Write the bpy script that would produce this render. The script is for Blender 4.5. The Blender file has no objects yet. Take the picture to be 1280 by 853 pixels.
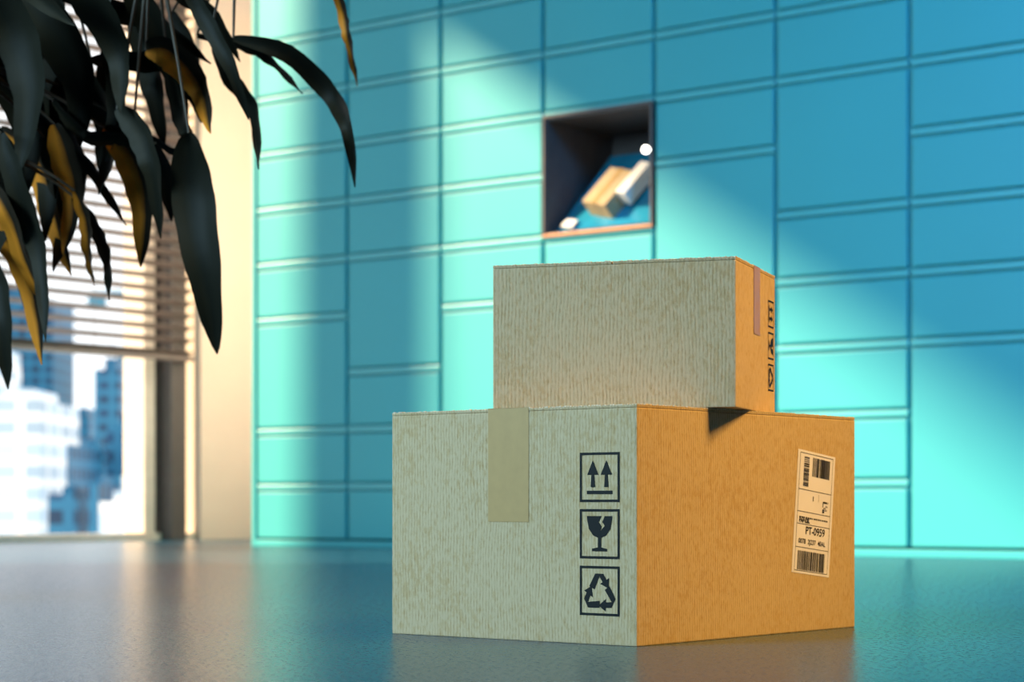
import bpy, bmesh, math, random
from mathutils import Vector, Matrix
random.seed(7)
scene = bpy.context.scene
scene.view_settings.view_transform = 'Standard'
scene.view_settings.look = 'None'
scene.view_settings.exposure = 0.0

# ------------------------------------------------------------ materials
def new_mat(name):
    m = bpy.data.materials.new(name); m.use_nodes = True
    nt = m.node_tree; b = nt.nodes['Principled BSDF']
    return m, nt, b
def N(nt, t, **kw):
    n = nt.nodes.new(t)
    for k, v in kw.items(): setattr(n, k, v)
    return n
def ramp(nt, fac, stops):
    r = N(nt, 'ShaderNodeValToRGB')
    els = r.color_ramp.elements
    els[0].position, els[0].color = stops[0][0], (*stops[0][1], 1)
    els[1].position, els[1].color = stops[-1][0], (*stops[-1][1], 1)
    for p, c in stops[1:-1]:
        e = els.new(p); e.color = (*c, 1)
    nt.links.new(fac, r.inputs[0]); return r.outputs[0]
def noise(nt, vec, scale, detail=3, rough=.5):
    n = N(nt, 'ShaderNodeTexNoise'); n.inputs['Scale'].default_value = scale
    n.inputs['Detail'].default_value = detail; n.inputs['Roughness'].default_value = rough
    if vec is not None: nt.links.new(vec, n.inputs['Vector'])
    return n.outputs['Fac']
def mapping(nt, scale=(1,1,1), kind='Object'):
    tc = N(nt, 'ShaderNodeTexCoord'); mp = N(nt, 'ShaderNodeMapping')
    mp.inputs['Scale'].default_value = scale
    nt.links.new(tc.outputs[kind], mp.inputs['Vector']); return mp.outputs[0]
def bump(nt, b, h, strength, dist):
    bp = N(nt, 'ShaderNodeBump'); bp.inputs['Strength'].default_value = strength
    bp.inputs['Distance'].default_value = dist
    nt.links.new(h, bp.inputs['Height']); nt.links.new(bp.outputs[0], b.inputs['Normal'])
def simple(name, col, rough=.5, metal=0, var=.08, scale=20, bstr=.0, spec=.5):
    m, nt, b = new_mat(name)
    v = mapping(nt); f = noise(nt, v, scale)
    lo = tuple(c*(1-var) for c in col); hi = tuple(min(1, c*(1+var)) for c in col)
    nt.links.new(ramp(nt, f, [(.3, lo), (.7, hi)]), b.inputs['Base Color'])
    b.inputs['Roughness'].default_value = rough; b.inputs['Metallic'].default_value = metal
    b.inputs['Specular IOR Level'].default_value = spec
    if bstr: bump(nt, b, f, bstr, .002)
    return m
def emit(name, col, s):
    m, nt, b = new_mat(name)
    b.inputs['Base Color'].default_value = (*col, 1)
    b.inputs['Emission Color'].default_value = (*col, 1)
    b.inputs['Emission Strength'].default_value = s
    return m

def cardboard(name, base):
    m, nt, b = new_mat(name)
    tc = N(nt, 'ShaderNodeTexCoord')
    sep = N(nt, 'ShaderNodeSeparateXYZ'); nt.links.new(tc.outputs['Object'], sep.inputs[0])
    add = N(nt, 'ShaderNodeMath', operation='ADD')
    nt.links.new(sep.outputs[0], add.inputs[0]); nt.links.new(sep.outputs[1], add.inputs[1])
    wob = noise(nt, mapping(nt, (14, 14, 9)), 1.0, 2)
    wm = N(nt, 'ShaderNodeMath', operation='MULTIPLY_ADD')
    nt.links.new(wob, wm.inputs[0]); wm.inputs[1].default_value = .012
    nt.links.new(add.outputs[0], wm.inputs[2])
    mu = N(nt, 'ShaderNodeMath', operation='MULTIPLY'); mu.inputs[1].default_value = 2*math.pi/.0050
    nt.links.new(wm.outputs[0], mu.inputs[0])
    sn = N(nt, 'ShaderNodeMath', operation='SINE'); nt.links.new(mu.outputs[0], sn.inputs[0])
    streak = noise(nt, mapping(nt, (420, 420, 90)), 1.0, 5, .7)
    blot = noise(nt, mapping(nt, (95, 95, 60)), 1.0, 6, .74)
    patch = noise(nt, mapping(nt, (7, 7, 9)), 1.0, 3, .6)
    gate = N(nt, 'ShaderNodeMath', operation='MULTIPLY')
    nt.links.new(sn.outputs[0], gate.inputs[0]); nt.links.new(blot, gate.inputs[1])
    h = N(nt, 'ShaderNodeMath', operation='MULTIPLY_ADD')
    nt.links.new(gate.outputs[0], h.inputs[0]); h.inputs[1].default_value = .20
    nt.links.new(streak, h.inputs[2])
    dark = tuple(c*k for c, k in zip(base, (.76, .68, .54)))
    mid = base; hi = tuple(min(1, c*1.12) for c in base)
    c1 = ramp(nt, h.outputs[0], [(.28, dark), (.46, mid), (.72, hi)])
    # tan fibres show mostly inside worn patches
    sub = N(nt, 'ShaderNodeMath', operation='MULTIPLY_ADD')
    nt.links.new(patch, sub.inputs[0]); sub.inputs[1].default_value = .35; nt.links.new(blot, sub.inputs[2])
    c2 = ramp(nt, sub.outputs[0], [(.56, (.80, .68, .46)), (.68, (1, 1, 1))])
    mx = N(nt, 'ShaderNodeMix', data_type='RGBA', blend_type='MULTIPLY'); mx.inputs[0].default_value = .52
    nt.links.new(c1, mx.inputs[6]); nt.links.new(c2, mx.inputs[7])
    nt.links.new(mx.outputs[2], b.inputs['Base Color'])
    b.inputs['Roughness'].default_value = .8; b.inputs['Specular IOR Level'].default_value = .2
    bump(nt, b, h.outputs[0], .6, .0015)
    return m

M_card = cardboard('kraft_cardboard', (.54, .40, .24))
M_tape = simple('packing_tape', (.47, .29, .115), .35, var=.04, scale=60)
M_ink = simple('black_ink', (.006, .006, .006), .6, spec=.2)
M_paper = simple('label_paper', (.82, .80, .98), .5, var=.03)
M_grime = simple('card_edge', (.72, .58, .40), .85, var=.3, scale=220)

def locker_mat(name, col, r):
    m, nt, b = new_mat(name)
    f = noise(nt, mapping(nt), 900, 2)
    b.inputs['Base Color'].default_value = (*col, 1)
    f2 = noise(nt, mapping(nt), 1.2, 2)
    nt.links.new(ramp(nt, f2, [(.3, tuple(c*.94 for c in col)), (.7, col)]), b.inputs['Base Color'])
    b.inputs['Roughness'].default_value = r
    bump(nt, b, f, .06, .0006)
    return m
M_door = locker_mat('locker_door_paint', (.045, .50, .53), .48)
M_rail = locker_mat('locker_rail_paint', (.10, .57, .58), .36)
M_gap = locker_mat('locker_gap_paint', (.03, .36, .40), .5)
M_dark = simple('recess_metal', (.13, .11, .105), .45, var=.1)
M_copper = simple('recess_trim_copper', (.40, .19, .10), .4, metal=.3)
M_tray = simple('tray_blue', (.02, .26, .44), .25)

# ------------------------------------------------------------ mesh helpers
def mesh_obj(name, bm, mats, parent=None, M=None, smooth=False):
    me = bpy.data.meshes.new(name); bm.normal_update(); bm.to_mesh(me); bm.free()
    for m in (mats if isinstance(mats, (list, tuple)) else [mats]): me.materials.append(m)
    if smooth:
        for p in me.polygons: p.use_smooth = True
    o = bpy.data.objects.new(name, me); scene.collection.objects.link(o)
    if parent: o.parent = parent
    if M is not None: o.matrix_world = M
    return o
def empty(name, M):
    e = bpy.data.objects.new(name, None); scene.collection.objects.link(e)
    e.empty_display_size = .1; e.matrix_world = M; return e
def box(bm, x0, x1, y0, y1, z0, z1, mi=0, bev=0):
    vs = [bm.verts.new((x, y, z)) for x in (x0, x1) for y in (y0, y1) for z in (z0, z1)]
    idx = [(0,1,3,2),(4,6,7,5),(0,4,5,1),(2,3,7,6),(0,2,6,4),(1,5,7,3)]
    fs = [bm.faces.new([vs[i] for i in f]) for f in idx]
    for f in fs: f.material_index = mi
    if bev:
        es = list({e for f in fs for e in f.edges})
        r = bmesh.ops.bevel(bm, geom=es, offset=bev, segments=2, profile=.6, affect='EDGES')
        for f in r['faces']: f.material_index = mi
    return vs
def cyl(bm, p0, p1, r0, r1, seg=16, mi=0, caps=True):
    p0, p1 = Vector(p0), Vector(p1); d = (p1-p0).normalized()
    a = d.orthogonal().normalized(); b = d.cross(a)
    A = [bm.verts.new(p0+(a*math.cos(t)+b*math.sin(t))*r0) for t in [2*math.pi*i/seg for i in range(seg)]]
    B = [bm.verts.new(p1+(a*math.cos(t)+b*math.sin(t))*r1) for t in [2*math.pi*i/seg for i in range(seg)]]
    for i in range(seg):
        j = (i+1) % seg; f = bm.faces.new((A[i], A[j], B[j], B[i])); f.material_index = mi; f.smooth = True
    if caps:
        f = bm.faces.new(A[::-1]); f.material_index = mi
        f = bm.faces.new(B); f.material_index = mi

# ------------------------------------------------------------ room frame
P0 = Vector((-1.067, 8.67, 0)); ANG = math.atan2(-.619, .787)
R = Matrix.Translation(P0) @ Matrix.Rotation(ANG, 4, 'Z')   # local x = u, local y = into wall, z = up
UW = -1.31

M_wall = simple('plaster_warm_white', (.90, .72, .58), .7, var=.02, scale=4)
M_wall2 = simple('plaster_grey', (.06, .12, .17), .8, var=.03, scale=4)
M_frame = simple('window_frame_dark', (.10, .085, .08), .45)
M_framel = simple('window_frame_light', (.80, .68, .58), .5)
M_slat = simple('blind_slat', (.20, .15, .13), .5)

# floor
m, nt, b = new_mat('polished_concrete')
v = mapping(nt)
f1 = noise(nt, v, 1.7, 4, .6); f2 = noise(nt, v, 130, 3, .6)
nt.links.new(ramp(nt, f1, [(.3, (.010, .060, .110)), (.7, (.015, .072, .126))]), b.inputs['Base Color'])
mr = N(nt, 'ShaderNodeMapRange'); mr.inputs[3].default_value = .18; mr.inputs[4].default_value = .34
nt.links.new(f2, mr.inputs[0]); nt.links.new(mr.outputs[0], b.inputs['Roughness'])
b.inputs['Specular IOR Level'].default_value = .38
bump(nt, b, f2, .24, .002)
M_floor = m
LINT = 3.75
bm = bmesh.new(); box(bm, UW-.2, 9, -13, 1.5, -.2, 0); mesh_obj('floor', bm, M_floor, M=R)
bm = bmesh.new(); box(bm, UW-.2, 9, -13, 1.5, 4.2, 4.4); mesh_obj('ceiling', bm, M_wall2, M=R)
bm = bmesh.new(); box(bm, UW-.2, 9, 1.35, 1.5, 0, 4.2); mesh_obj('wall_back', bm, M_wall, M=R)
bm = bmesh.new(); box(bm, 8.8, 9, -13, 1.35, 0, 4.2); mesh_obj('wall_right', bm, M_wall2, M=R)
bm = bmesh.new(); box(bm, UW, 8.8, -13, -12.8, 0, 4.2); mesh_obj('wall_front', bm, M_wall2, M=R)
# window wall (local y = -v)
bm = bmesh.new()
U0, U1 = UW-.2, UW
box(bm, U0, U1, .92, 1.35, 0, 4.2)
box(bm, U0, U1, -1.84, -1.40, 0, LINT)
box(bm, U0, U1, -12.8, -4.4, 0, LINT)
box(bm, U0, U1, -12.8, .92, LINT, 4.2)
mesh_obj('wall_left', bm, M_wall, M=R)

def window(name, ya, yb, mull):
    e = empty(name, R.copy())
    bm = bmesh.new()
    box(bm, U0+.02, U1-.04, ya, yb, 0, .035, 1)
    box(bm, U0+.02, U1-.04, ya, yb, LINT-.06, LINT, 0)
    for a, c, mi in mull: box(bm, U0+.0, U1+(.03 if mi == 0 else -.05), a, c, .035 if mi else .0, LINT-.06, mi, .004)
    mesh_obj('frame', bm, [M_frame, M_framel], e).matrix_parent_inverse = Matrix()
    return e
w1 = window('window_1', -1.40, .92, [(.70, .80, 0), (.60, .67, 1), (-.62, -.56, 0)])
w2 = window('window_2', -4.4, -1.84, [])
# venetian blind
e = empty('window_blind', R.copy())
bm = bmesh.new()
z = .90; i = 0
while z < 3.66:
    c, s = math.cos(.38)*.024, math.sin(.38)*.024
    u = UW+.06
    vs = [bm.verts.new(p) for p in [(u-c, -.5, z-s), (u+c, -.5, z+s), (u+c, .80, z+s), (u-c, .80, z-s)]]
    vt = [bm.verts.new(Vector(v_.co)+Vector((0, 0, .003))) for v_ in vs]
    bm.faces.new(vs[::-1]); bm.faces.new(vt)
    for k in range(4): bm.faces.new((vs[k], vs[(k+1)%4], vt[(k+1)%4], vt[k]))
    z += .060
box(bm, UW+.03, UW+.09, -.5, .80, .865, .888)
box(bm, UW+.02, UW+.10, -.5, .80, 3.66, 3.72)
for y in (-.3, .2, .62): box(bm, UW+.059, UW+.061, y-.001, y+.001, .88, 3.70)
mesh_obj('slats', bm, M_slat, e)

# ------------------------------------------------------------ parcel lockers
lock = empty('parcel_locker_bank', R.copy())
seams_u = [.0, .515, 1.006, 1.505, 2.003, 2.505, 3.012, 3.512, 4.012, 4.512, 5.012]
hl = [.245+.2293*k for k in range(12)]      # seam heights
TOP = hl[-1]
BASE = .035
cols = [
 [0,1,3,4,5,6,7,8,9,10,11],
 [0,1,2,4,5,6,7,8,9,10,11],
 [0,1,3,4,5,6,7,8,9,10,11],
 [0,1,2,3,4,6,7,8,9,10,11],
 [0,1,3,5,6,7,8,9,11],
 [0,1,2,3,4,6,7,8,10,11],
 [2,3,4,5,6,8,9,11],
 [0,1,2,4,5,6,7,9,11],
 [1,3,4,5,6,7,9,11],
 [0,1,2,4,5,6,7,9,11]]
bd, bg = bmesh.new(), bmesh.new()
GV, GH = .009, .019
for ci, ks in enumerate(cols):
    ua, ub = seams_u[ci], seams_u[ci+1]
    zs = [BASE]+[hl[k] for k in ks]
    for j in range(len(zs)-1):
        za, zb = zs[j], zs[j+1]
        recess = (ci == 3 and abs(za-hl[4]) < .01)
        if not recess:
            box(bd, ua+GV, ub-GV, 0, .018, za+(GH if j else 0), zb-GH, 0, .005)
            box(bg, ua, ub, .014, .05, za, zb, 0)
        # rail at top of this door
        box(bd, ua+GV*.6, ub-GV*.6, .000, .018, zb-.011, zb+.011, 1, .004)
mesh_obj('doors', bd, [M_door, M_rail], lock)
mesh_obj('gap_backing', bg, M_gap, lock)
bm = bmesh.new()
uR = seams_u[-1]
box(bm, -.02, 0, -.005, 1.30, 0, TOP+.02)
box(bm, uR, uR+.02, -.005, 1.30, 0, TOP+.02)
box(bm, 0, uR, 0, 1.30, TOP, TOP+.02)
box(bm, 0, uR, 1.28, 1.30, 0, TOP)
box(bm, 0, uR, -.004, .05, 0, BASE-.008, 0, .003)
mesh_obj('carcass', bm, M_door, lock)
# recess (open compartment)
ua, ub, za, zb = seams_u[3]+.006, seams_u[4]-.006, hl[4]+.008, hl[6]-.008
bm = bmesh.new(); T = .012; D = .42
box(bm, ua, ua+T, .0, D, za, zb, 0); box(bm, ub-T, ub, .0, D, za, zb, 0)
box(bm, ua+T, ub-T, .0, D, zb-T, zb, 0); box(bm, ua+T, ub-T, .0, D, za, za+T, 0)
box(bm, ua, ub, D, D+T, za, zb, 0)
box(bm, ua-.004, ub+.004, -.010, 0, za-.006, za+.006, 1, .002)
box(bm, ub-.005, ub+.004, -.010, 0, za+.006, zb, 0, .002)
box(bm, ua-.004, ub+.004, -.010, 0, zb-.006, zb+.006, 0, .002)
box(bm, ua-.004, ua+.006, -.010, 0, za+.006, zb-.006, 0, .002)
mesh_obj('open_compartment', bm, [M_dark, M_copper], lock)
# sloping tray with parcels
bm = bmesh.new()
a0, a1 = (.03, za+.02), (.26, za+.32)
vs = [bm.verts.new(p) for p in [(ua+.035, a0[0], a0[1]), (ub-.015, a0[0], a0[1]), (ub-.015, a1[0], a1[1]), (ua+.12, a1[0], a1[1])]]
vt = [bm.verts.new(v_.co+Vector((0, .012, -.012))) for v_ in vs]
bm.faces.new(vs); bm.faces.new(vt[::-1])
for k in range(4): bm.faces.new((vs[k], vt[k], vt[(k+1)%4], vs[(k+1)%4]))
mesh_obj('tray', bm, M_tray, lock)
def parcel(name, u, y, z, w, h, d, rz, rt, mat, band=True):
    bm = bmesh.new(); box(bm, -w/2, w/2, -d/2, d/2, -h/2, h/2, 0, .003)
    if band: box(bm, -w*.1, w*.1, -d/2-.001, d/2+.001, -h/2-.001, h/2+.001, 1)
    bm.transform(Matrix.Translation((u, y, z)) @ Matrix.Rotation(rt, 4, 'X') @ Matrix.Rotation(rz, 4, 'Y'))
    mesh_obj(name, bm, [mat, M_tape], lock)
M_pale = simple('pale_carton', (.90, .84, .80), .6)
parcel('small_parcel', ua+.245, .09, za+.15, .125, .18, .075, .30, -.68, M_card)
parcel('pale_parcel', ua+.345, .10, za+.18, .05, .16, .06, .30, -.68, M_pale, False)
parcel('tray_glare', ua+.09, .035, za+.045, .06, .04, .008, .25, -.68, M_pale, False)  # pale chip standing in for glare at the tray's lower left
bm = bmesh.new(); cyl(bm, (ub-.035, .004, zb-.165), (ub-.035, .012, zb-.165), .013, .013, 20)
cyl(bm, (ub-.035, .010, zb-.165), (ub-.012, .014, zb-.165), .004, .004, 8)
mesh_obj('led_spot', bm, emit('led_white', (1, .95, .85), 8), lock)

# ------------------------------------------------------------ decals
def left_face(w_y, z0=0):   # face x=0 of a carton, viewer's right is -y
    return lambda a, b, o=.0006: Vector((-o, w_y-a, z0+b))
def right_face(x0=0, z0=0, rot=0, cx=0, cz=0):
    c, s = math.cos(rot), math.sin(rot)
    return lambda a, b, o=.0006: Vector((x0+cx+(a-cx)*c-(b-cz)*s, -o, z0+cz+(a-cx)*s+(b-cz)*c))
def poly(bm, F, pts, mi=0, o=.0006):
    bm.faces.new([bm.verts.new(F(a, b, o)) for a, b in pts]).material_index = mi
def rect(bm, F, a0, b0, a1, b1, mi=0, o=.0006):
    poly(bm, F, [(a0, b0), (a1, b0), (a1, b1), (a0, b1)], mi, o)
def ring(bm, F, a0, b0, s, t):
    rect(bm, F, a0, b0, a0+s, b0+t); rect(bm, F, a0, b0+s-t, a0+s, b0+s)
    rect(bm, F, a0, b0+t, a0+t, b0+s-t); rect(bm, F, a0+s-t, b0+t, a0+s, b0+s-t)
def icon(bm, F, kind, a0, b0, s, rot=False):
    t = s*.05; ring(bm, F, a0, b0, s, t)
    ca, cb = a0+s/2, b0+s/2
    def P(pts):
        out = []
        for x, y in pts:
            if rot: x, y = y, -x
            out.append((ca+x*s, cb+y*s))
        poly(bm, F, out)
    if kind == 'up':
        for c in (-.17, .17):
            P([(c-.055, -.20), (c+.055, -.20), (c+.035, .05), (c+.14, .05), (c, .34), (c-.14, .05), (c-.035, .05)])
        P([(-.32, -.34), (.32, -.34), (.32, -.27), (-.32, -.27)])
    elif kind == 'glass':
        P([(-.32, .36), (-.31, .28), (-.27, .10), (-.16, -.03), (-.04, -.08), (-.04, -.27), (-.19, -.30), (-.19, -.35),
           (.19, -.35), (.19, -.30), (.04, -.27), (.04, -.08), (.16, -.03), (.27, .10), (.31, .28), (.32, .36),
           (.13, .36), (.07, .24), (.13, .16), (.02, .06), (.05, .15), (-.02, .24), (.05, .36)])
    else:
        base = [(-.40, .22), (-.17, .62), (.15, .62), (.27, .43), (.37, .49), (.35, .16), (.02, .30), (.12, .35), (-.01, .54), (-.20, .12)]
        for k in range(3):
            an = -k*2*math.pi/3; c, s_ = math.cos(an), math.sin(an)
            P([((x*c-y*s_)*.64, (x*s_+y*c)*.64-.05) for x, y in base])

def carton(name, loc, ang, LX, LY, H):
    """LX along right-hand face, LY along left-hand face, origin at near corner."""
    e = empty(name, Matrix.Translation(loc) @ Matrix.Rotation(ang, 4, 'Z'))
    bm = bmesh.new(); t = .004
    box(bm, 0, LX, 0, LY, 0, H-t, 0, .0018)
    box(bm, .0, LX, 0, LY/2-.0008, H-t, H, 0, .0012)
    box(bm, .0, LX, LY/2+.0008, LY, H-t, H, 0, .0012)
    mesh_obj('carton_body', bm, M_card, e)
    bm = bmesh.new(); rnd = random.Random(3)
    for (n, f) in ((int(LY/.004), 'L'), (int(LX/.004), 'R')):
        for i in range(n):
            s = .0042; a = (i+.1)*s; w = s*rnd.uniform(.4, .95); hh = rnd.uniform(.0006, .0019)
            if a+w > (LY if f == 'L' else LX): break
            if f == 'L': box(bm, -.0004, .002, a, a+w, H-.001, H-.001+hh)
            else: box(bm, a, a+w, -.0004, .002, H-.001, H-.001+hh)
    mesh_obj('raw_edge', bm, M_grime, e)
    return e

# ---- large carton
bigA = math.atan2(.411, .337)
big = carton('cardboard_box', (.154, 2.566, 0), bigA, .531, .41, .30)
F = left_face(.41)
bm = bmesh.new()
box(bm, -.0006, .531+.0006, .205-.034, .205+.034, .3002, .3008)
rect(bm, F, .171, .153, .239, .3006)
FR = lambda a, b, o=.0006: Vector((.531+o, a, b))
rect(bm, FR, .171, .153, .239, .3006)
mesh_obj('packing_tape', bm, M_tape, big)
bm = bmesh.new()
a0 = .41-.0883; s = .0622
for k, (kind, zz) in enumerate((('rec', .0364), ('glass', .1077), ('up', .1787))):
    icon(bm, F, kind, a0, zz, s)
mesh_obj('handling_symbols', bm, M_ink, big)
# shipping label
lc, lz = .4177, .1626
W, Hh = .0995, .170
G = right_face(0, 0, -.105, lc, lz)
bm = bmesh.new(); x0, z0 = lc-W/2, lz-Hh/2
rect(bm, G, x0, z0, x0+W, z0+Hh, 0, .0004)
rnd = random.Random(5)
def bars(a0, b0, a1, b1, vertical=True):
    p = a0 if vertical else b0; end = a1 if vertical else b1
    while p < end:
        w = rnd.choice((.0006, .0009, .0014, .0020))
        q = min(p+w, end)
        if vertical: rect(bm, G, p, b0, q, b1, 1, .0007)
        else: rect(bm, G, a0, p, a1, q, 1, .0007)
        p = q+rnd.choice((.0006, .0009, .0013))
def X(f): return x0+W*f
def Z(f): return z0+Hh*f
bars(X(.40), Z(.80), X(.86), Z(.955))
bars(X(.17), Z(.71), X(.31), Z(.95), False)
bars(X(.13), Z(.03), X(.86), Z(.185))
for (p, q, r_, t_) in ((.06,.02,.94,.024),(.06,.976,.94,.98),(.06,.02,.066,.98),(.934,.02,.94,.98),
                       (.06,.68,.94,.684),(.06,.50,.94,.504),(.06,.40,.94,.404),(.06,.21,.94,.214),(.60,.60,.604,.66),(.45,.60,.47,.64)):
    rect(bm, G, X(p), Z(q), X(r_), Z(t_), 1, .0007)
for i in range(9):
    for j in range(6):
        if rnd.random() < .5: rect(bm, G, X(.72+i*.016), Z(.52+j*.016), X(.72+i*.016+.016), Z(.52+j*.016+.013), 1, .0008)
for i in range(14):
    w = rnd.uniform(.02, .05); xx = .12+i*.055
    rect(bm, G, X(xx), Z(.45), X(min(.9, xx+w)), Z(.462), 1, .0007)
for i in range(5): rect(bm, G, X(.12+i*.05), Z(.425), X(.15+i*.05), Z(.435), 1, .0007)
mesh_obj('shipping_label', bm, [M_paper, M_ink], big)
def text(s, size, fx, fz, bold=0):
    cu = bpy.data.curves.new('label_text', 'FONT'); cu.body = s; cu.size = size; cu.offset = bold
    o = bpy.data.objects.new('tmp', cu); scene.collection.objects.link(o)
    dg = bpy.context.evaluated_depsgraph_get(); me = bpy.data.meshes.new_from_object(o.evaluated_get(dg))
    bpy.data.objects.remove(o)
    for v_ in me.vertices: v_.co = G(X(fx)+v_.co.x, Z(fz)+v_.co.y, .0008)
    me.materials.clear(); me.materials.append(M_ink)
    o = bpy.data.objects.new('label_text', me); scene.collection.objects.link(o); o.parent = big
text('PT-0959', .0150, .30, .325, .0002)
text('0078  2J237  40AL', .0095, .13, .245, .0001)
text('PARCEL', .008, .12, .415, .0003)

# ---- small carton
smA = math.radians(71.4)
sm = carton('cardboard_box', (.288, 2.675, .3010), smA, .252, .331, .194)
bm = bmesh.new()
S = right_face()
rect(bm, S, .108, .103, .148, .1945)
box(bm, .108, .148, -.0006, .331, .1942, .1947)
mesh_obj('packing_tape', bm, simple('packing_tape_brown', (.40, .22, .09), .35, var=.04, scale=60), sm)
bm = bmesh.new()
for k, kind in enumerate(('rec', 'glass', 'up')):
    icon(bm, S, kind, .203, .032+k*.044, .037, rot=True)
mesh_obj('handling_symbols', bm, M_ink, sm)

# ------------------------------------------------------------ plant
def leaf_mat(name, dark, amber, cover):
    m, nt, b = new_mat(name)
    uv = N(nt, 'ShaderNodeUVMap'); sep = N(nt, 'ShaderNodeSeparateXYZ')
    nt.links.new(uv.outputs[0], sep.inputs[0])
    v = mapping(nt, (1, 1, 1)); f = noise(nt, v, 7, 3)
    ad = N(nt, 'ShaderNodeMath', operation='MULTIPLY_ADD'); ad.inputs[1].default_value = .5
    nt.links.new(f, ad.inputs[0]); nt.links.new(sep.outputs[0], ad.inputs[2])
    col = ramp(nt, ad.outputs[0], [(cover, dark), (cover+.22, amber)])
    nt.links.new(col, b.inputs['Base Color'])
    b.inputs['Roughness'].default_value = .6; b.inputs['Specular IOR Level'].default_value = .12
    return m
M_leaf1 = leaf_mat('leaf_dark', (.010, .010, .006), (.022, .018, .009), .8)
M_leaf2 = leaf_mat('leaf_amber_lit', (.016, .012, .007), (.72, .24, .02), .70)  # amber side paints warm light catching these leaves into the colour
M_stem = simple('plant_stem', (.05, .035, .02), .6)
U = 1/743.0
def pp(x, y, d): return Vector(((x-640)*U, 3.5+d, .1766+(630-y)*U))
def bez(pts, n):
    out = []; k = len(pts)
    if k == 3:
        a, b_, c = pts
        b2 = b_*2-(a+c)/2
        for i in range(n+1):
            t = i/n; out.append(a*(1-t)**2+b2*2*t*(1-t)+c*t*t)
        return out
    for i in range(n+1):      # Catmull-Rom
        t = i/n*(k-1); j = min(int(t), k-2); f = t-j
        p0, p1, p2, p3 = pts[max(j-1, 0)], pts[j], pts[j+1], pts[min(j+2, k-1)]
        out.append(.5*((2*p1)+(-p0+p2)*f+(2*p0-5*p1+4*p2-p3)*f*f+(-p0+3*p1-3*p2+p3)*f**3))
    return out
def leaf(bm, pts, width, mi, roll):
    uvl = bm.loops.layers.uv.verify()
    c = bez(pts, 20); rows = []
    for i, p in enumerate(c):
        t = i/20
        d = (c[min(i+1, 20)]-c[max(i-1, 0)]).normalized()
        side = d.cross(Vector((0, -1, 0)))
        if side.length < .1: side = Vector((1, 0, 0))
        side.normalize(); side = Matrix.Rotation(roll+.25*math.sin(3*t), 3, d) @ side
        nrm = side.cross(d)
        w = width/2*(math.sin(math.pi*min(1, t*.97+.03)**.85)**.85 if t < 1 else 0)+.0008
        row = []
        for s_ in (-1, -.55, 0, .55, 1):
            ripple = .002*math.sin(t*30+s_*2)*abs(s_)
            row.append(bm.verts.new(p+side*w*s_+nrm*(w*.35*abs(s_)+ripple)))
        rows.append(row)
    for i in range(20):
        for j in range(4):
            f = bm.faces.new((rows[i][j], rows[i][j+1], rows[i+1][j+1], rows[i+1][j]))
            f.material_index = mi; f.smooth = True
            for lp, (a, b_) in zip(f.loops, ((j, i), (j+1, i), (j+1, i+1), (j, i+1))):
                lp[uvl].uv = (a/4, b_/20)
plant = empty('potted_plant', Matrix.Translation((-1.45, 3.5, 0)))
def pmesh(name, bm, mats, smooth=False):
    bm.transform(Matrix.Translation((1.45, -3.5, 0)))
    return mesh_obj(name, bm, mats, plant, smooth=smooth)
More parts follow.
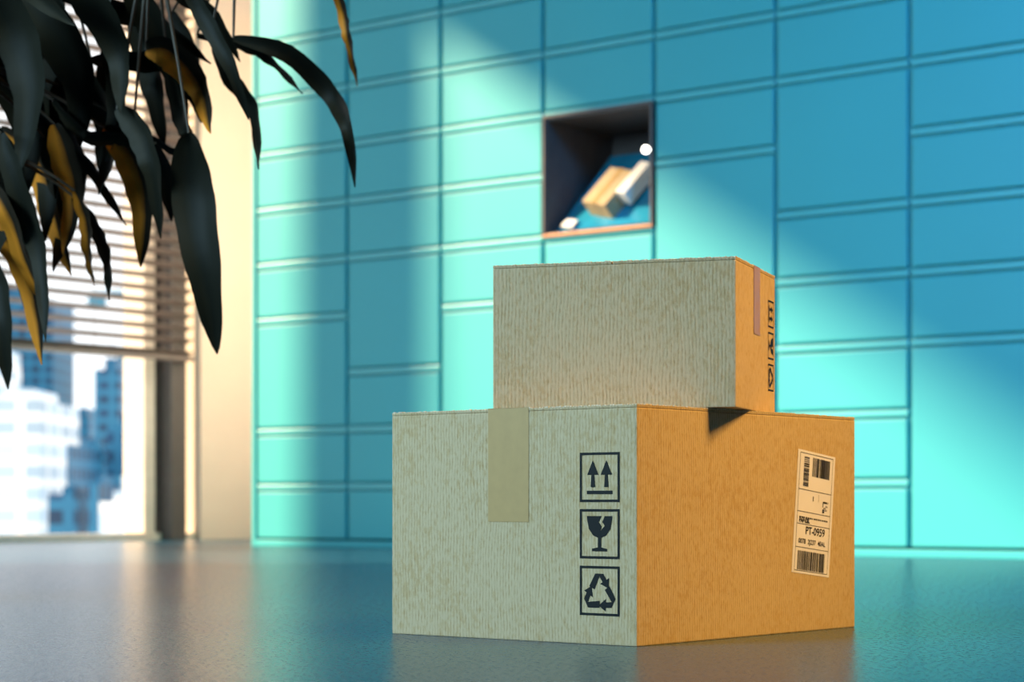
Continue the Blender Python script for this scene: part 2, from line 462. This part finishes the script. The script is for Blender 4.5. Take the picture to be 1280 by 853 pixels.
leaves = [  # (polyline plan, width units, amber-lit?, depth offset, roll)
 ([(292,48),(360,66),(412,112),(438,170),(440,226)], 26, 0, .0, .3),
 ([(262,20),(280,80),(312,128),(324,212)], 26, 0, .05, .5),
 ([(232,-20),(262,30),(300,100),(318,160)], 22, 0, -.1, .2),
 ([(248,180),(250,240),(264,340),(270,442)], 58, 0, -.05, .1),
 ([(412,-40),(424,0),(430,34),(434,72)], 17, 1, .1, .5),
 ([(230,20),(290,34),(330,56),(372,104)], 20, 0, .12, .8),
 ([(180,60),(214,66),(245,100),(266,170)], 44, 1, .0, .4),
 ([(120,150),(150,180),(166,240),(156,322)], 46, 1, .1, .2),
 ([(150,140),(182,170),(200,220),(198,296)], 38, 0, -.05, .4),
 ([(62,150),(76,190),(82,240),(66,312)], 44, 1, .05, .3),
 ([(20,180),(40,240),(60,320),(76,434)], 34, 0, -.1, .3),
 ([(-40,210),(10,290),(28,350),(38,452)], 44, 1, .0, .4),
 ([(-40,290),(-5,350),(8,410),(6,486)], 40, 0, .0, .2),
 ([(84,240),(102,268),(118,310),(130,372)], 26, 0, .1, .5),
 ([(90,236),(100,270),(98,310),(92,344)], 24, 1, .06, .5),
 ([(20,-40),(60,20),(96,90),(92,176)], 64, 0, .0, .2),
 ([(90,-30),(126,10),(156,70),(160,150)], 52, 0, -.1, .4),
 ([(150,-30),(180,10),(206,70),(214,150)], 46, 0, .08, .3),
 ([(-20,-30),(30,40),(50,120),(30,220)], 66, 0, -.05, .3),
 ([(-60,20),(0,60),(24,140),(16,250)], 60, 0, .1, .3),
 ([(-60,90),(-20,160),(10,220),(0,330)], 58, 0, .0, .3),
 ([(50,40),(90,80),(112,150),(108,232)], 46, 0, .15, .5),
 ([(0,100),(50,150),(90,190),(130,262)], 30, 0, .1, .6),
 ([(60,-20),(130,-10),(190,10),(252,62)], 40, 0, .1, .8),
 ([(100,60),(150,50),(200,60),(240,130)], 34, 0, .15, .7),
 ([(170,-40),(220,-24),(262,10),(290,60)], 34, 0, .05, .6),
 ([(-30,140),(20,180),(40,260),(62,330)], 40, 1, .16, .4),
 ([(130,10),(140,60),(136,120),(118,190)], 40, 0, .05, .4),
 ([(200,60),(212,120),(228,160),(236,190)], 26, 0, .1, .5),
 ([(160,150),(196,170),(226,180),(246,200)], 14, 0, .1, .8),
 ([(60,120),(100,160),(150,160),(196,178)], 24, 0, .05, .7),
 # inner mass
 ([(40,-40),(40,30),(60,90),(70,150)], 50, 0, .18, .2),
 ([(-40,-10),(10,10),(60,60),(80,130)], 54, 0, .2, .5),
 ([(10,20),(40,100),(50,180),(44,262)], 50, 0, .2, .2),
 ([(100,20),(110,80),(104,130),(90,190)], 46, 0, .22, .2),
 ([(60,60),(60,130),(74,190),(70,260)], 40, 0, .12, .4),
 ([(140,-20),(160,40),(172,90),(180,160)], 40, 0, .2, .3),
 ([(190,-20),(214,30),(226,80),(236,134)], 34, 0, .2, .4),
 ([(-50,180),(-20,250),(14,300),(10,390)], 50, 0, .1, .3),
 ([(-10,230),(24,270),(34,330),(52,380)], 30, 1, -.08, .4),
 ([(-60,-60),(-10,-40),(50,0),(120,60)], 50, 0, -.14, .7),
 ([(-30,60),(10,120),(34,190),(36,290)], 50, 0, .12, .2),
 ([(120,120),(150,150),(178,190),(182,250)], 40, 0, .16, .3),
 ([(40,160),(54,200),(56,260),(46,330)], 40, 0, .14, .3),
 ([(-80,-60),(-40,20),(-30,120),(-50,240)], 60, 0, .05, .3),
 ([(-110,-20),(-90,80),(-80,180),(-95,280)], 54, 0, -.1, .3),
 ([(-160,-80),(-180,20),(-200,120),(-190,240)], 54, 0, .1, .3),
 ([(-240,-160),(-300,-100),(-340,0),(-350,120)], 54, 0, .1, .3),
 ([(-330,-180),(-420,-140),(-480,-40),(-500,80)], 54, 0, -.1, .3),
]
bm = bmesh.new(); bs = bmesh.new()
nodes = [pp(-60,-130,0), pp(60,-90,.02), pp(190,-90,0), pp(290,-80,.05), pp(-90,60,.05), pp(-60,180,.02)]
def tube(bm_, pts, r0, r1, n=14, seg=8):
    c = bez(pts, n)
    for i in range(n):
        cyl(bm_, c[i], c[i+1], r0+(r1-r0)*i/n, r0+(r1-r0)*(i+1)/n, seg, 0, False)
for pts, w, am, d, roll in leaves:
    P = [pp(x, y, d+.10*(i-1)*(random.random()-.3)) for i, (x, y) in enumerate(pts)]
    leaf(bm, P, w*U, am, roll)
    base = P[0]
    cand = [n for n in nodes if n.z > base.z-.02] or nodes
    nd = min(cand, key=lambda n: (n-base).length)
    mid = (nd+base)/2+Vector((0, 0, .02))
    tube(bs, [nd, mid, base], .005, .0022, 8, 6)
crown = Vector((-1.40, 3.5, 1.15))
for nd in nodes:
    mid = (crown+nd)/2+Vector((0, 0, .10))
    tube(bs, [crown, mid, nd], .012, .006, 12, 8)
tube(bs, [Vector((-1.45, 3.5, .30)), Vector((-1.47, 3.52, .7)), crown], .028, .018, 12, 12)
pmesh('leaves', bm, [M_leaf1, M_leaf2]); pmesh('stems', bs, M_stem, True)
bm = bmesh.new()
prof = [(.0, 0), (.13, 0), (.145, .02), (.185, .33), (.19, .35), (.172, .35), (.165, .30), (0, .30)]
seg = 32; rings = []
for r_, z_ in prof:
    rings.append([bm.verts.new((-1.45+max(r_, .001)*math.cos(2*math.pi*i/seg), 3.5+max(r_, .001)*math.sin(2*math.pi*i/seg), z_)) for i in range(seg)])
for a, c in zip(rings, rings[1:]):
    for i in range(seg): bm.faces.new((a[i], a[(i+1)%seg], c[(i+1)%seg], c[i]))
pmesh('pot', bm, simple('ceramic_pot', (.5, .48, .45), .4))

# ------------------------------------------------------------ city outside
def bmat(name, wall, glass, sx, sz):
    m, nt, b = new_mat(name)
    tc = N(nt, 'ShaderNodeTexCoord'); sep = N(nt, 'ShaderNodeSeparateXYZ'); nt.links.new(tc.outputs['Object'], sep.inputs[0])
    add = N(nt, 'ShaderNodeMath', operation='ADD'); nt.links.new(sep.outputs[0], add.inputs[0]); nt.links.new(sep.outputs[1], add.inputs[1])
    cb = N(nt, 'ShaderNodeCombineXYZ'); nt.links.new(add.outputs[0], cb.inputs[0]); nt.links.new(sep.outputs[2], cb.inputs[1])
    br = N(nt, 'ShaderNodeTexBrick'); br.offset = 0
    nt.links.new(cb.outputs[0], br.inputs['Vector'])
    br.inputs['Scale'].default_value = 1; br.inputs['Brick Width'].default_value = sx; br.inputs['Row Height'].default_value = sz
    br.inputs['Mortar Size'].default_value = sz*.22
    br.inputs['Color1'].default_value = (*glass, 1); br.inputs['Color2'].default_value = (*[g*1.8 for g in glass], 1)
    br.inputs['Mortar'].default_value = (*wall, 1)
    nt.links.new(br.outputs['Color'], b.inputs['Base Color']); b.inputs['Roughness'].default_value = .5
    return m
MB = [bmat('facade_blue', (.015, .16, .30), (.002, .03, .08), 4, 3.5),
      bmat('facade_white', (.85, .85, .85), (.35, .45, .55), 9, 3.5),
      bmat('facade_teal', (.08, .34, .48), (.01, .07, .13), 5, 4)]
GZ = -18
def building(x0, x1, ytop, Y, mi, deep=30, step=True):
    k = Y/2600; xa, xb = (x0-640)*k, (x1-640)*k; zt = .18+(630-ytop)*k
    bm = bmesh.new()
    box(bm, xa, xb, Y, Y+deep, GZ, zt)
    if step:
        w = xb-xa; box(bm, xa+w*.25, xb-w*.3, Y+5, Y+deep-5, zt, zt+(zt-GZ)*.06)
        box(bm, xa+w*.4, xa+w*.43, Y+8, Y+9, zt, zt+(zt-GZ)*.14)
    mesh_obj('office_building', bm, MB[mi])
for a in [(-60,66,374,620,0),(-20,50,500,330,1),(118,150,462,520,0),(146,182,440,640,2),(52,118,600,420,2),
          (88,112,520,700,0),(100,140,570,460,0),(134,180,530,380,0),(-200,-70,330,560,2),(-90,-20,430,400,1),(200,260,400,600,0),
          (60,96,618,300,0),(150,180,596,260,2),(-420,-260,260,520,0),(76,86,556,350,0),(110,122,606,280,0),(124,146,628,200,1),(164,190,560,300,0)]:
    building(*a)
# tower crane
bm = bmesh.new(); k = 500/2600; xc = (172-640)*k
for dx in (-1.1, 1.1):
    for dy in (0, 2.2): box(bm, xc+dx-.3, xc+dx+.3, 500+dy, 500+dy+.6, GZ, 57)
z = GZ
while z < 55:
    cyl(bm, (xc-1.1, 500, z), (xc+1.1, 500, z+3), .25, .25, 6); z += 3
box(bm, xc-12, xc+34, 500.6, 502, 50, 51.5); box(bm, xc-12, xc-8, 500, 503, 47, 50)
mesh_obj('tower_crane', bm, simple('crane_paint', (.05, .2, .3), .6))
bm = bmesh.new(); box(bm, -900, 300, 40, 1500, GZ-1, GZ)
mg = simple('street_ground', (.75, .78, .80), .6, var=.3, scale=.03)
mesh_obj('ground', bm, mg)

# ------------------------------------------------------------ light
wd = bpy.data.worlds.new('sky'); scene.world = wd; wd.use_nodes = True
nt = wd.node_tree; bg = nt.nodes['Background']
bg.inputs[0].default_value = (.93, .97, 1, 1); bg.inputs[1].default_value = 1.65
def look(o, d): o.rotation_euler = Vector(d).to_track_quat('-Z', 'Y').to_euler()
def light(name, kind, loc, d, energy, col, **kw):
    l = bpy.data.lights.new(name, kind); l.energy = energy; l.color = col
    for k, v_ in kw.items(): setattr(l, k, v_)
    o = bpy.data.objects.new(name, l); scene.collection.objects.link(o); o.location = loc; look(o, d); return o
light('sun', 'SUN', (-6, 8, 6), (1.282, .011, -.69), 11.0, (1, .77, .46), angle=math.radians(3.8))
a = light('cool_fill', 'AREA', (-4.1, .9, 2.3), (4.5, 2.4, -1.9), 132, (.50, .81, 1), shape='SQUARE', size=1.6)  # added area source standing in for cool window light from the left
a.data.spread = math.radians(110)
b_ = light('warm_lamp', 'AREA', (2.1, 2.15, 2.45), (-1.75, .62, -2.25), 13, (1, .58, .15), shape='SQUARE', size=.8)
b_.data.spread = math.radians(50)
c_ = light('blue_locker_lamp', 'AREA', (2.4, 3.0, 3.3), (-.2, 3.2, -1.8), 58, (.0, .38, 1), shape='SQUARE', size=1.0)  # unseen blue lamp, placed to tint the right-hand lockers and miss the cartons
c_.data.spread = math.radians(120)
lp = R @ Vector((-.12, .95, 1.6))
d_ = light('pier_warm_fill', 'AREA', lp, R.to_3x3() @ Vector((-1, 0, 0)), 26, (1, .76, .58), shape='RECTANGLE', size=.5)  # added fill hidden behind the lockers, warms the window pier
d_.data.size_y = 2.2

cam = bpy.data.cameras.new('camera'); co = bpy.data.objects.new('camera', cam); scene.collection.objects.link(co)
co.location = (0, 0, .1766); co.rotation_euler = (math.pi/2, 0, 0)
cam.sensor_width = 36; cam.lens = 36*2600/1280; cam.shift_y = (630-426.5)/1280
cam.clip_end = 3000
cam.dof.use_dof = True; cam.dof.focus_distance = 2.62; cam.dof.aperture_fstop = 6.3
scene.camera = co
